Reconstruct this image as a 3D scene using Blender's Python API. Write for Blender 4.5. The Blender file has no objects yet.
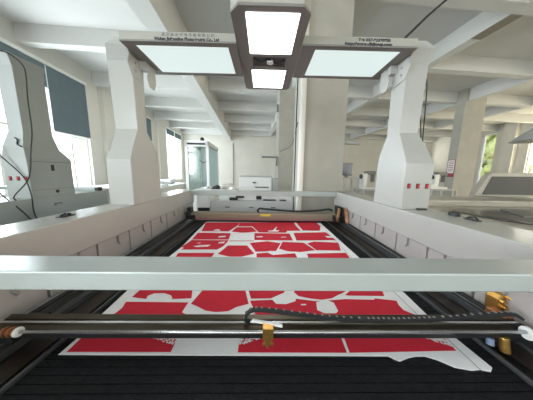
import bpy, bmesh, math, random
from mathutils import Matrix, Vector
random.seed(7)
C = bpy.context.scene.collection
PI = math.pi
BM = Matrix.Rotation(math.radians(4.0), 4, 'Z')      # the building stands 4 degrees off the machines
ID = Matrix.Identity(4)

# ------------------------------------------------------------------ materials
def mat(name, col, rough=.5, metal=0., noise=0., nscale=8., bump=0., bscale=60., emit=None, estr=0., trans=0., coat=0., dirt=None):
    m = bpy.data.materials.new(name); m.use_nodes = True
    nt = m.node_tree; b = nt.nodes['Principled BSDF']
    b.inputs['Base Color'].default_value = (*col, 1); b.inputs['Roughness'].default_value = rough
    b.inputs['Metallic'].default_value = metal
    b.inputs['Coat Weight'].default_value = coat
    if emit:
        b.inputs['Emission Color'].default_value = (*emit, 1); b.inputs['Emission Strength'].default_value = estr
    tc = nt.nodes.new('ShaderNodeTexCoord')
    if noise:
        n = nt.nodes.new('ShaderNodeTexNoise'); n.inputs['Scale'].default_value = nscale; n.inputs['Detail'].default_value = 6
        r = nt.nodes.new('ShaderNodeMapRange'); r.inputs['From Min'].default_value = .3; r.inputs['From Max'].default_value = .7
        r.inputs['To Min'].default_value = 1-noise; r.inputs['To Max'].default_value = 1+noise*.5
        mx = nt.nodes.new('ShaderNodeVectorMath'); mx.operation = 'SCALE'; mx.inputs[0].default_value = col
        nt.links.new(tc.outputs['Object'], n.inputs['Vector']); nt.links.new(n.outputs['Fac'], r.inputs['Value'])
        nt.links.new(r.outputs['Result'], mx.inputs['Scale']); nt.links.new(mx.outputs['Vector'], b.inputs['Base Color'])
    if bump:
        n2 = nt.nodes.new('ShaderNodeTexNoise'); n2.inputs['Scale'].default_value = bscale
        bp = nt.nodes.new('ShaderNodeBump'); bp.inputs['Strength'].default_value = bump; bp.inputs['Distance'].default_value = .01
        nt.links.new(tc.outputs['Object'], n2.inputs['Vector']); nt.links.new(n2.outputs['Fac'], bp.inputs['Height'])
        nt.links.new(bp.outputs['Normal'], b.inputs['Normal'])
    return m
def glassy(name, tint, alpha):
    m = bpy.data.materials.new(name); m.use_nodes = True; nt = m.node_tree; nt.nodes.clear()
    o = nt.nodes.new('ShaderNodeOutputMaterial'); t = nt.nodes.new('ShaderNodeBsdfTransparent'); g = nt.nodes.new('ShaderNodeBsdfGlossy')
    x = nt.nodes.new('ShaderNodeMixShader'); t.inputs['Color'].default_value = (*tint, 1); g.inputs['Roughness'].default_value = .05
    x.inputs[0].default_value = alpha
    nt.links.new(t.outputs[0], x.inputs[1]); nt.links.new(g.outputs[0], x.inputs[2]); nt.links.new(x.outputs[0], o.inputs[0])
    return m
M = {}
M['wall'] = mat('wall_paint', (.64, .62, .56), .9, noise=.05, nscale=1.5, bump=.1, bscale=25)
M['ceil'] = mat('ceiling_paint', (.65, .645, .62), .95, noise=.05, nscale=.8)
M['column'] = mat('column_plaster', (.43, .415, .365), .95, noise=.09, nscale=3, bump=.15, bscale=18)
M['floor'] = mat('floor_concrete', (.42, .43, .41), .45, noise=.12, nscale=1.2)
M['paint'] = mat('machine_paint', (.43, .43, .405), .20, noise=.02, nscale=5)
M['paintg'] = mat('machine_paint_grey_green', (.30, .32, .30), .35, noise=.03, nscale=5)
M['panel'] = mat('machine_panel', (.42, .39, .37), .4, noise=.03, nscale=6)
M['tube'] = mat('brushed_tube', (.44, .475, .46), .3, metal=.2, noise=.03, nscale=6)
M['canopy'] = mat('canopy_paint', (.40, .39, .345), .45, noise=.03)
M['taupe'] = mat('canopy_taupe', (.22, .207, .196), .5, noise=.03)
M['black'] = mat('black_metal', (.012, .012, .013), .45)
M['belt'] = mat('black_slat', (.011, .012, .014), .62, noise=.4, nscale=40, bump=.5, bscale=200)
M['belt'].node_tree.nodes['Principled BSDF'].inputs['Specular IOR Level'].default_value = .18
M['inkl'] = mat('faded_ink', (.14, .14, .14), .6)
M['drail'] = mat('dark_rail', (.10, .105, .11), .35, metal=.5)
M['rubber'] = mat('black_rubber', (.018, .018, .02), .6)
M['bronze'] = mat('bronze_rail', (.085, .07, .05), .35, metal=.8)
M['oil'] = mat('oily_trough', (.030, .022, .016), .45, noise=.3, nscale=14)
M['steel'] = mat('steel', (.62, .62, .63), .25, metal=.9)
M['grey'] = mat('grey_metal', (.30, .31, .31), .4, metal=.3)
M['brass'] = mat('brass', (.62, .36, .10), .3, metal=.85, noise=.15, nscale=60)
M['pinkwire'] = mat('pink_wire', (.55, .36, .30), .5)
M['link'] = mat('carrier_link', (.22, .22, .22), .5)
M['patch'] = mat('bare_plaster', (.27, .24, .19), .95, noise=.2, nscale=12)
M['cream'] = mat('cream_body', (.60, .57, .50), .4, noise=.03)
M['copper'] = mat('copper', (.42, .20, .10), .35, metal=.8, noise=.2, nscale=80)
M['white'] = mat('white_plastic', (.82, .82, .8), .4)
M['redbtn'] = mat('red_button', (.55, .02, .03), .35)
M['btnbase'] = mat('button_plate', (.12, .02, .02), .5)
M['yellow'] = mat('yellow_label', (.75, .58, .05), .5)
M['fabw'] = mat('fabric_white', (.92, .925, .935), .85, noise=.03, nscale=20, bump=.08, bscale=150)
M['fabr'] = mat('fabric_red', (.66, .014, .04), .8, noise=.06, nscale=25)
M['fabk'] = mat('fabric_seam', (.08, .05, .06), .9)
M['lampw'] = mat('lamp_panel', (.25, .25, .25), .5, emit=(.84, 1., .97), estr=.62)
M['lamph'] = mat('lamp_panel_bright', (.8, .8, .8), .4, emit=(1, 1, 1), estr=6.5)
M['ink'] = mat('black_ink', (.03, .03, .04), .6)
M['blind'] = mat('blind_fabric', (.115, .155, .175), .8, noise=.06, nscale=5)
M['pvc'] = mat('window_frame', (.80, .80, .77), .4)
M['glass'] = glassy('window_glass', (.97, .98, .98), .06)
M['film'] = glassy('clear_film', (.93, .92, .90), .10)
M['cabglass'] = glassy('cabinet_glass', (.80, .85, .85), .10)
M['darkglass'] = mat('dark_glass', (.06, .065, .07), .12)
M['screen'] = mat('grey_mesh_screen', (.055, .057, .055), .5)
M['body'] = mat('beige_body', (.46, .43, .37), .45, noise=.03)
M['lab'] = mat('dark_plate', (.16, .16, .16), .5)
M['clothd'] = mat('dark_cloth', (.05, .045, .05), .9)
M['clothb'] = mat('beige_cloth', (.60, .56, .50), .9)
M['clothw'] = mat('white_cloth', (.78, .78, .78), .9)
M['signred'] = mat('sign_red', (.32, .03, .05), .5)
M['leaf'] = mat('hedge_leaf', (.50, .54, .22), .8, noise=.3, nscale=3)
M['pipe'] = mat('white_pipe', (.80, .77, .71), .5)
M['ground'] = mat('outside_ground', (.5, .5, .47), .9)
M['desk'] = mat('desk_grey', (.45, .46, .45), .5)

# ------------------------------------------------------------------ mesh helpers (world coordinates in, origins set on linking)
def B(): return bmesh.new()
def hexa(bm, p):
    v = [bm.verts.new(q) for q in p]
    for f in ((0,3,2,1),(4,5,6,7),(0,1,5,4),(1,2,6,5),(2,3,7,6),(3,0,4,7)): bm.faces.new([v[i] for i in f])
def box(bm, x0, x1, y0, y1, z0, z1):
    if x0 > x1: x0, x1 = x1, x0
    if y0 > y1: y0, y1 = y1, y0
    if z0 > z1: z0, z1 = z1, z0
    hexa(bm, [(x0,y0,z0),(x1,y0,z0),(x1,y1,z0),(x0,y1,z0),(x0,y0,z1),(x1,y0,z1),(x1,y1,z1),(x0,y1,z1)])
    return bm
def rings(bm, rs):                                   # list of equal-length closed rings, capped
    V = [[bm.verts.new(p) for p in r] for r in rs]; n = len(V[0])
    for a, b in zip(V, V[1:]):
        for i in range(n): bm.faces.new([a[i], a[(i+1) % n], b[(i+1) % n], b[i]])
    bm.faces.new(V[0][::-1]); bm.faces.new(V[-1]); return bm
def prism(bm, poly, z0, z1):                         # polygon in xy pushed from z0 to z1
    return rings(bm, [[(x, y, z0) for x, y in poly], [(x, y, z1) for x, y in poly]])
def prism_x(bm, poly, x0, x1):                       # polygon in yz
    return rings(bm, [[(x0, y, z) for y, z in poly], [(x1, y, z) for y, z in poly]])
def prism_y(bm, poly, y0, y1):                       # polygon in xz
    return rings(bm, [[(x, y0, z) for x, z in poly], [(x, y1, z) for x, z in poly]])
def tube(bm, pts, r, n=8):
    P_ = [Vector(p) for p in pts]; out = []; up = None
    for i, p in enumerate(P_):
        d = (P_[min(i+1, len(P_)-1)] - P_[max(i-1, 0)]).normalized()
        if up is None: up = Vector((0,0,1)) if abs(d.z) < .9 else Vector((1,0,0))
        s = d.cross(up)
        if s.length < 1e-4: s = d.orthogonal()
        s.normalize(); up = s.cross(d).normalized()
        rr = r[i] if isinstance(r, (list, tuple)) else r
        out.append([p + (s*math.cos(2*PI*k/n) + up*math.sin(2*PI*k/n))*rr for k in range(n)])
    return rings(bm, out)
def cyl(bm, a, b, r, r2=None, n=16): return tube(bm, [a, b], [r, r if r2 is None else r2], n)
def smooth(pts, k=6):                                # Catmull-Rom through the given points
    P_ = [Vector(p) for p in pts]; P_ = [P_[0]*2-P_[1]] + P_ + [P_[-1]*2-P_[-2]]; o = []
    for i in range(1, len(P_)-2):
        a, b, c, d = P_[i-1:i+3]
        for j in range(k):
            t = j/k; o.append(.5*((2*b)+(c-a)*t+(2*a-5*b+4*c-d)*t*t+(3*b-a-3*c+d)*t**3))
    o.append(P_[-2]); return o
WM = {}
def props(o, label=None, cat=None, group=None, kind=None):
    if label: o['label'] = label
    if cat: o['category'] = cat
    if group: o['group'] = group
    if kind: o['kind'] = kind
    return o
def thing(name, loc, label, cat, group=None, fm=ID):
    o = bpy.data.objects.new(name, None); C.objects.link(o); o.empty_display_size = .1
    o.location = fm @ Vector(loc); WM[o.name] = Matrix.Translation(o.location)
    return props(o, label, cat, group)
def mk(name, bm, m, parent=None, fm=ID, bevel=0., shade=False, mats=None, label=None):
    if fm is not ID: bmesh.ops.transform(bm, matrix=fm, verts=bm.verts)
    bmesh.ops.recalc_face_normals(bm, faces=bm.faces)
    xs = [v.co.x for v in bm.verts]; ys = [v.co.y for v in bm.verts]; zs = [v.co.z for v in bm.verts]
    org = Vector(((min(xs)+max(xs))/2, (min(ys)+max(ys))/2, min(zs)))
    bmesh.ops.translate(bm, vec=-org, verts=bm.verts)
    me = bpy.data.meshes.new(name); bm.to_mesh(me); bm.free()
    for x in (mats or [m]): me.materials.append(x)
    o = bpy.data.objects.new(name, me); C.objects.link(o)
    if shade:
        for p in me.polygons: p.use_smooth = True
    if bevel:
        b = o.modifiers.new('bevel', 'BEVEL'); b.width = bevel; b.segments = 2; b.limit_method = 'ANGLE'; b.angle_limit = math.radians(40)
    if parent is not None:
        o.parent = parent; o.location = WM[parent.name].inverted() @ org
    else: o.location = org
    WM[o.name] = Matrix.Translation(org)
    if label: o['label'] = label
    return o
def struct(name, bm, m, fm=BM, **k): return props(mk(name, bm, m, fm=fm, **k), kind='structure')
def text(name, body, size, loc, m, parent, width=None, fat=0.):  # lettering standing upright, facing the camera side (-y)
    cu = bpy.data.curves.new(name, 'FONT'); cu.body = body; cu.size = size; cu.extrude = .0006; cu.offset = fat
    t = bpy.data.objects.new(name, cu); C.objects.link(t); bpy.context.view_layer.update()
    me = bpy.data.meshes.new_from_object(t.evaluated_get(bpy.context.evaluated_depsgraph_get()))
    C.objects.unlink(t); bpy.data.objects.remove(t)
    bm = bmesh.new(); bm.from_mesh(me)
    w = max(v.co.x for v in bm.verts)-min(v.co.x for v in bm.verts)
    sx = width/w if width else 1
    bmesh.ops.transform(bm, matrix=Matrix.Translation(loc) @ Matrix.Rotation(PI/2, 4, 'X') @ Matrix.Diagonal((sx, 1, 1, 1)), verts=bm.verts)
    return mk(name, bm, m, parent)
SHEET= [(-0.763, 0.642), (0.485, 0.634), (0.5, 0.622), (0.516, 0.613), (0.557, 0.626), (0.593, 0.633), (0.628, 0.633), (0.664, 0.618), (0.702, 0.59), (0.752, 0.579), (0.785, 0.582), (0.816, 0.574), (0.839, 0.589), (0.83, 0.718), (0.821, 0.846), (0.835, 1.019), (0.8, 1.486), (0.80, 2.59), (-0.78, 2.59), (-0.764, 2.134), (-0.741, 1.696), (-0.754, 1.531), (-0.781, 1.047), (-0.772, 0.842), (-0.761, 0.717)]
RED= [[(-0.745, 0.717), (-0.749, 0.774), (-0.348, 0.775), (-0.35, 0.719), (-0.348, 0.651), (-0.742, 0.652)], [(-0.719, 0.938), (-0.614, 0.938), (-0.389, 0.935), (-0.392, 0.897), (-0.393, 0.862), (-0.357, 0.844), (-0.33, 0.798), (-0.755, 0.797), (-0.746, 0.831), (-0.712, 0.854), (-0.706, 0.892)], [(-0.709, 1.067), (-0.414, 1.069), (-0.386, 0.968), (-0.488, 0.961), (-0.628, 0.961), (-0.714, 0.977)], [(-0.342, 1.07), (-0.106, 1.071), (-0.07, 0.925), (-0.13, 0.901), (-0.167, 0.871), (-0.227, 0.864), (-0.28, 0.874), (-0.338, 0.908), (-0.373, 0.924)], [(-0.088, 1.072), (0.139, 1.073), (0.129, 1.024), (0.117, 0.982), (0.049, 0.97), (-0.06, 0.967)], [(-0.065, 0.95), (0.055, 0.958), (0.186, 0.968), (0.293, 0.948), (0.372, 0.955), (0.46, 0.966), (0.619, 0.961), (0.632, 0.973), (0.74, 0.954), (0.728, 0.921), (0.727, 0.882), (0.748, 0.86), (0.765, 0.849), (0.759, 0.794), (-0.017, 0.799), (-0.046, 0.898)], [(0.206, 1.074), (0.549, 1.076), (0.464, 1.017), (0.434, 1.002), (0.388, 0.972), (0.326, 0.96), (0.271, 0.969), (0.207, 0.99), (0.186, 1.025)], [(0.562, 1.076), (0.729, 1.078), (0.698, 0.993), (0.49, 0.997), (0.475, 1.002)], [(-0.084, 0.775), (0.343, 0.776), (0.337, 0.717), (0.332, 0.647), (-0.091, 0.649), (-0.091, 0.719)], [(0.356, 0.776), (0.772, 0.776), (0.78, 0.716), (0.773, 0.655), (0.343, 0.647), (0.35, 0.717)], [(-0.773, 2.548), (-0.314, 2.566), (-0.322, 2.421), (-0.396, 2.168), (-0.71, 2.158)], [(-0.732, 2.106), (-0.361, 2.099), (-0.347, 1.891), (-0.719, 1.887)], [(-0.713, 1.87), (-0.346, 1.873), (-0.348, 1.825), (-0.368, 1.706), (-0.406, 1.636), (-0.726, 1.629), (-0.709, 1.664), (-0.743, 1.691)], [(-0.714, 1.557), (-0.41, 1.563), (-0.411, 1.498), (-0.434, 1.425), (-0.703, 1.421), (-0.705, 1.497)], [(-0.328, 2.339), (-0.139, 2.345), (-0.068, 2.167), (-0.171, 2.13), (-0.245, 2.12), (-0.364, 2.158)], [(-0.326, 1.732), (-0.146, 1.736), (-0.069, 1.553), (-0.174, 1.492), (-0.27, 1.491), (-0.379, 1.543)], [(-0.314, 2.566), (0.433, 2.596), (0.43, 2.411), (0.457, 2.214), (0.287, 2.201), (0.268, 2.132), (-0.044, 2.137), (-0.132, 2.377), (-0.316, 2.37)], [(-0.094, 2.11), (0.304, 2.104), (0.31, 1.881), (-0.085, 1.883)], [(0.354, 2.127), (0.74, 2.169), (0.761, 1.901), (0.346, 1.882)], [(0.461, 2.597), (0.744, 2.608), (0.754, 2.422), (0.685, 2.221), (0.483, 2.223)], [(-0.126, 1.803), (0.05, 1.855), (0.177, 1.802), (0.119, 1.613), (-0.06, 1.594)], [(0.2, 1.841), (0.408, 1.821), (0.476, 1.637), (0.331, 1.595), (0.222, 1.61), (0.15, 1.667)], [(0.436, 1.8), (0.518, 1.857), (0.757, 1.829), (0.705, 1.633), (0.484, 1.637)], [(-0.052, 1.559), (0.044, 1.577), (0.086, 1.529), (0.28, 1.569), (0.284, 1.492), (0.287, 1.419), (-0.042, 1.414)], [(0.382, 1.561), (0.73, 1.586), (0.72, 1.484), (0.726, 1.425), (0.37, 1.42)], [(-0.34, 1.862), (-0.088, 1.868), (-0.087, 1.851), (-0.337, 1.845)], [(-0.695, 1.371), (-0.434, 1.375), (-0.422, 1.243), (-0.309, 1.101), (-0.71, 1.098), (-0.693, 1.202)], [(-0.404, 1.376), (-0.095, 1.38), (-0.051, 1.114), (-0.287, 1.112), (-0.402, 1.243)], [(-0.033, 1.365), (0.301, 1.369), (0.3, 1.225), (0.236, 1.106), (-0.02, 1.103)], [(0.332, 1.37), (0.718, 1.375), (0.717, 1.256), (0.73, 1.11), (0.274, 1.106), (0.334, 1.225)]]
WHITE= [[(-0.626, 0.958), (-0.633, 0.988), (-0.611, 1.008), (-0.556, 1.011), (-0.509, 0.993), (-0.488, 0.967), (-0.504, 0.951), (-0.555, 0.946), (-0.598, 0.946)], [(0.05, 0.97), (0.133, 1.024), (0.156, 1.02), (0.19, 0.98), (0.181, 0.946), (0.127, 0.922), (0.075, 0.925)], [(0.292, 0.938), (0.281, 0.88), (0.311, 0.857), (0.369, 0.857), (0.386, 0.873), (0.386, 0.935), (0.359, 0.955), (0.324, 0.952)], [(0.207, 0.924), (0.234, 0.925), (0.232, 0.915), (0.205, 0.914)], [(-0.585, 2.189), (-0.562, 2.238), (-0.526, 2.239), (-0.49, 2.184)], [(-0.621, 1.573), (-0.607, 1.603), (-0.568, 1.617), (-0.521, 1.607), (-0.489, 1.576)], [(0.056, 2.171), (0.074, 2.21), (0.122, 2.219), (0.167, 2.365), (0.18, 2.365), (0.152, 2.228), (0.199, 2.222), (0.178, 2.17)], [(0.048, 1.59), (0.057, 1.612), (0.11, 1.61), (0.166, 1.649), (0.199, 1.619), (0.177, 1.576), (0.115, 1.558)], [(-0.643, 1.784), (-0.601, 1.8), (-0.602, 1.777)], [(-0.644, 1.708), (-0.588, 1.733), (-0.489, 1.746), (-0.505, 1.703), (-0.6, 1.685)], [(-0.429, 1.815), (-0.374, 1.833), (-0.375, 1.79), (-0.432, 1.783)], [(-0.073, 1.994), (-0.008, 2.006), (0.003, 1.974), (-0.061, 1.965)], [(-0.47, 1.993), (-0.398, 2.008), (-0.4, 1.963), (-0.471, 1.951)], [(0.685, 2.025), (0.753, 2.027), (0.756, 1.974), (0.693, 1.979)], [(0.197, 1.985), (0.251, 1.993), (0.249, 1.971), (0.195, 1.966)]]
SEAM= [(0.785, 0.579), (0.789, 0.718), (0.773, 0.846), (0.78, 1.028), (0.737, 1.485), (0.756, 2.208)]
LACE= [[(-0.461, 0.717), (-0.349, 0.717), (-0.335, 0.675)], [(-0.095, 0.717), (0.006, 0.717), (-0.086, 0.679)], [(0.686, 0.717), (0.781, 0.717), (0.774, 0.674)]]
# ================================================================== THE HALL (building coordinates)
UL, UR, VB, VF, ZC, ZB = -5.2, 15.8, -7.5, 16.0, 4.68, 4.3
SILL, WTOP = .88, 4.13
struct('floor', box(B(), UL-.3, UR+.3, VB-.3, VF+.3, -.2, 0), M['floor'])
LW = [(-6.6,-4.2), (-2.6,-.2), (2.3,6.95), (8.6,11.0), (12.9,15.4)]  # those behind the camera are unseen, added for more light
FILLW = [(-4.2,-1.2), (.2,3.2), (4.8,7.8), (9.6,13.6)]  # unseen windows added behind the camera to fill the machine fronts with light
RW = [(-6.5,-4.3), (-2.9,-.7), (.8,3.0), (4.6,6.8), (8.2,9.95), (11.5,12.25)]  # the ones at negative v are unseen and added for light
BW = [(13.9,15.2)]
def wall_u(u0, u1, wins, z0=SILL, z1=WTOP):
    bm = B(); v = VB
    for a, b in wins:
        box(bm, u0, u1, v, a, 0, ZC); box(bm, u0, u1, a, b, 0, z0); box(bm, u0, u1, a, b, z1, ZC); v = b
    box(bm, u0, u1, v, VF, 0, ZC); return bm
struct('wall_left', wall_u(UL-.3, UL, LW), M['wall'])
struct('wall_right', wall_u(UR, UR+.3, RW, .95, 4.2), M['wall'])
bm = B(); box(bm, UL-.3, BW[0][0], VF, VF+.3, 0, ZC); box(bm, BW[0][1], UR+.3, VF, VF+.3, 0, ZC)
box(bm, BW[0][0], BW[0][1], VF, VF+.3, 0, 2.3); box(bm, BW[0][0], BW[0][1], VF, VF+.3, 4.2, ZC)
struct('wall_back', bm, M['wall'])
bm = B(); c0 = UL-.3
for a, b in FILLW: box(bm, c0, a, VB-.3, VB, 0, ZC); box(bm, a, b, VB-.3, VB, 0, SILL); box(bm, a, b, VB-.3, VB, WTOP, ZC); c0 = b
box(bm, c0, UR+.3, VB-.3, VB, 0, ZC); struct('wall_front', bm, M['wall'])
struct('ceiling', box(B(), UL-.3, UR+.3, VB-.3, VF+.3, ZC, ZC+.2), M['ceil'])
n = 0
def trim(bm, m): 
    global n; n += 1; return struct('trim_%d' % n, bm, m)
for v in (-5.2, -3.1, -1.0, 1.1, 3.2, 5.2, 7.3, 9.35, 11.45, 13.55, 15.6):
    trim(box(B(), UL, UR, v, v+.22, ZB, ZC), M['ceil'])
for a, b, z in ((-1.78,-1.44,3.9), (1.42,1.67,4.3), (4.55,4.79,4.3), (8.15,8.4,4.25), (11.3,11.55,4.3)):
    trim(box(B(), a, b, VB, VF, z-.001, ZC), M['ceil'])
for u0, u1, v0, v1 in ((.84,1.53,3.1,3.75), (1.01,1.80,6.95,7.6), (8.03,8.90,6.98,7.32)):
    trim(box(B(), u0, u1, v0, v1, 0, ZC), M['column'])
for v0, v1 in ((7.5,8.1), (11.5,12.3)): trim(box(B(), UL, UL+.16, v0, v1, 0, ZC), M['wall'])
for v0, v1 in ((3.5,4.1), (7.2,7.8), (10.4,11.0), (13.4,14.0)): trim(box(B(), UR-.3, UR, v0, v1, 0, ZC), M['wall'])

trim(box(B(), 4.548, 4.792, 3.42, 4.05, 4.292, 4.30), M['patch'])
# windows: frame, mullions, panes
wn = 0
def window(u, d, v0, v1, z0, z1, npanes, rail):
    """u = face of the wall, d = +1 when the outside lies at larger u"""
    global wn; wn += 1; w = .06; a, b = u+d*.08, u+d*.14
    bm = B(); box(bm, a, b, v0, v1, z0, z0+w); box(bm, a, b, v0, v1, z1-w, z1)
    for k in range(npanes+1):
        c = v0+(v1-v0)*k/npanes; c = min(max(c, v0+w/2), v1-w/2); box(bm, a, b, c-w/2, c+w/2, z0+w, z1-w)
    for r in rail: box(bm, a+d*.005, b-d*.005, v0+w, v1-w, r-.03, r+.03)
    f = struct('window_%d' % wn, bm, M['pvc'])
    mk('pane', box(B(), u+d*.105, u+d*.111, v0+.02, v1-.02, z0+.02, z1-.02), M['glass'], f, BM)
    mk('window_sill', box(B(), u-d*.06, u+d*.08, v0-.03, v1+.03, z0-.05, z0), M['pvc'], f, BM, bevel=.006)
    return f
for i, (a, b) in enumerate(LW): window(UL, -1, a, b, SILL, WTOP, (3,3,8,3,3)[i], (2.45,))
for i, (a, b) in enumerate(RW): window(UR, 1, a, b, .95, 4.2, 2 if i < 5 else 1, (2.45,))
for a, b in FILLW:  # frames and panes of the added fill windows
    wn += 1; bm = B(); y0_, y1_ = VB-.14, VB-.08
    for k in range(4): c = a+(b-a-.06)*k/3; box(bm, c, c+.06, y0_, y1_, SILL, WTOP)
    box(bm, a, b, y0_, y1_, SILL, SILL+.06); box(bm, a, b, y0_, y1_, WTOP-.06, WTOP); box(bm, a, b, y0_+.005, y1_-.005, 2.42, 2.48)
    f = struct('window_%d' % wn, bm, M['pvc']); mk('pane', box(B(), a+.02, b-.02, VB-.111, VB-.105, SILL+.02, WTOP-.02), M['glass'], f, BM)
wn += 1; bm = B(); a, b = BW[0]
for c in (a, (a+b)/2-.03, b-.06): box(bm, c, c+.06, VF+.08, VF+.14, 2.3, 4.2)
box(bm, a, b, VF+.08, VF+.14, 2.3, 2.36); box(bm, a, b, VF+.08, VF+.14, 4.14, 4.2)
f = struct('window_%d' % wn, bm, M['pvc']); mk('pane', box(B(), a+.02, b-.02, VF+.105, VF+.111, 2.32, 4.18), M['glass'], f, BM)

# roller blinds (fabric, headrail, bottom bar)
def blind(v0, v1, z, label, u=UL+.03, group=None, top=WTOP):
    t = thing('roller_blind', (u, (v0+v1)/2, z), label, 'blind', group, BM)
    mk('blind_fabric', box(B(), u, u+.006, v0+.01, v1-.01, z, top-.03), M['blind'], t, BM)
    mk('headrail', box(B(), u-.02, u+.05, v0, v1, top-.03, top+.05), M['pvc'], t, BM, bevel=.01)
    mk('bottom_bar', box(B(), u-.008, u+.014, v0+.01, v1-.01, z-.035, z), M['pvc'], t, BM, bevel=.004)
    for s in (v0, v1-.02): mk('guide_track', box(B(), u-.012, u-.004, s, s+.02, z, top-.03), M['pvc'], t, BM)
    return t
blind(5.755, 6.95, 2.50, 'grey blue roller blind pulled halfway down, right of the white joint behind the left machine')
blind(4.40, 5.750, 3.55, 'grey blue roller blind behind the left machine post, reaching the left edge of the photo')
blind(2.35, 4.39, 2.62, 'grey blue roller blind nearest the camera on the left wall')
blind(8.6, 11.0, 3.02, 'dark roller blind on the narrow window seen just right of the left lamp post')
blind(12.9, 14.12, 3.78, 'short dark roller blind at the top of the far window, nearer half')
blind(14.18, 15.4, 3.78, 'short dark roller blind on the far window, half next to the back wall')

# outside ground and greenery
struct('ground', box(B(), -60, 60, -60, 60, -.6, -.5), M['ground'])
bm = B()
for i in range(260):
    c = Vector((UR+4+random.random()*1.2, 13+random.random()*6, random.random()*5.2)); r = .25+random.random()*.3
    bmesh.ops.create_icosphere(bm, subdivisions=1, radius=r, matrix=Matrix.Translation(c))
o = mk('hedge', bm, M['leaf'], fm=BM); props(o, 'yellow green hedge outside the narrow window right of the sign column', 'hedge')

# ================================================================== LASER CUTTER
Z0 = 1.215
def post(root, xin, s, y0, kx=1., ky=0.):
    R_ = [(Z0, 0, .225, 0, .40), (1.585, 0, .225, 0, .385), (1.67, 0, .205, .035, .37), (1.84, 0, .160, .12, .285), (2.36, 0, .170, .11, .29), (2.45, 0, .178, .06, .30), (2.50, 0, .09, .06, .30)]
    rs = []
    for z, a, b, c, d in R_:
        k_, e_ = (kx, ky) if z < 1.75 else ((1., 0.) if kx == 1. else (1.14 if z < 2.42 else .9, -.03))
        rs.append([(xin+s*a, y0+c, z), (xin+s*b*k_, y0+c, z), (xin+s*b*k_, y0+d+e_, z), (xin+s*a, y0+d+e_, z)])
    p = mk('lamp_post', rings(B(), rs), M['paint'], root, bevel=.004)
    return p
def buttons(p, x0, y0, s):
    for k in range(3):
        x = x0+s*.073*k
        e = mk('emergency_button', box(B(), x-.013, x+.013, y0-.004, y0+.001, 1.385, 1.425), M['btnbase'], p)
        # red rocker on its plate
        bm = B(); box(bm, x-.008, x+.008, y0-.010, y0-.004, 1.392, 1.418)
        mk('red_rocker', bm, M['redbtn'], p, bevel=.002)
def housing(root, xin, xout, y0, y1, m, panels=True, clipside=1):
    s = 1 if xout > xin else -1
    h = mk('side_housing', prism_y(B(), [(xin, 1.015), (xin, Z0), (xout, Z0), (xout, .12), (xin+s*.06, .12), (xin+s*.06, 1.015)], y0, y1), m, root, bevel=.006)
    if panels:
        y = .62
        while y < y1-.1:
            e = min(y+.30, y1-.01)
            pn = mk('side_panel', box(B(), xin+s*.012, xin+s*.058, y+.006, e-.004, .84, 1.012), M['panel'], h, bevel=.003)
            mk('panel_clip', tube(B(), [(xin+s*.004, y+.17, 1.012), (xin+s*.004, y+.17, .965), (xin+s*.004, y+.185, .945)], .006, 6), M['grey'], h)
            y += .305
        mk('lower_lip', box(B(), xin+s*.0, xin+s*.06, .25, y1, .80, .838), M['paint'], h, bevel=.003)
    return h
mach = thing('laser_cutting_machine', (.02, 1.6, 0), 'large white laser cutting machine carrying the red printed cloth and the lit canopy', 'laser cutter')
mk('machine_base', box(B(), -1.02, 1.05, .12, 2.98, .10, .74), M['body'], mach, bevel=.01)
hl = housing(mach, -1.08, -1.31, .12, 2.98, M['paint'])
hr = housing(mach, 1.11, 1.41, .12, 2.96, M['paint'])
# handles and recesses on the housing tops
def flat_handle(p, x, y, L, name='housing_handle'):
    bm = B(); box(bm, x-.018, x+.018, y-L/2, y+L/2, Z0, Z0+.006); tube(bm, [(x, y-L*.4, Z0+.008), (x+.01, y-L*.1, Z0+.02), (x-.004, y+L*.15, Z0+.016), (x, y+L*.4, Z0+.008)], .006, 6)
    mk(name, bm, M['black'], p)
flat_handle(hl, -1.20, 1.16, .08); flat_handle(hr, 1.335, 1.175, .08)
mk('rubber_plug', cyl(B(), (1.345, 1.30, Z0), (1.345, 1.30, Z0+.026), .032), M['black'], hr, bevel=.003)
mk('housing_slot', box(B(), 1.245, 1.32, 1.497, 1.517, Z0, Z0+.012), M['black'], hr)
pl = post(mach, -1.06, -1, 1.575, .86, .03); pr = post(mach, 1.13, 1, 1.53)
buttons(pr, 1.172, 1.53, 1)
# cross tubes flush with the housing tops
mk('cross_tube', box(B(), -1.10, 1.13, .512, .616, 1.158, Z0), M['tube'], mach, bevel=.004)
mk('cross_tube', box(B(), -1.10, 1.13, 2.87, 2.95, 1.142, Z0), M['tube'], mach, bevel=.004)
# bed of black slats
bm = B(); y = .18
while y < 2.96:
    box(bm, -.80, .90, y, y+.0245, .785, .806); y += .028
for i in range(14):
    for k in range(6):
        cyl(bm, (-.74+i*.125+(.06 if k % 2 else 0), .30+k*.056, .805), (-.74+i*.125+(.06 if k % 2 else 0), .30+k*.056, .8075), .006, n=6)
box(bm, -.80, .90, .18, 2.96, .76, .785)
mk('slat_bed', bm, M['belt'], mach)
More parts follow.
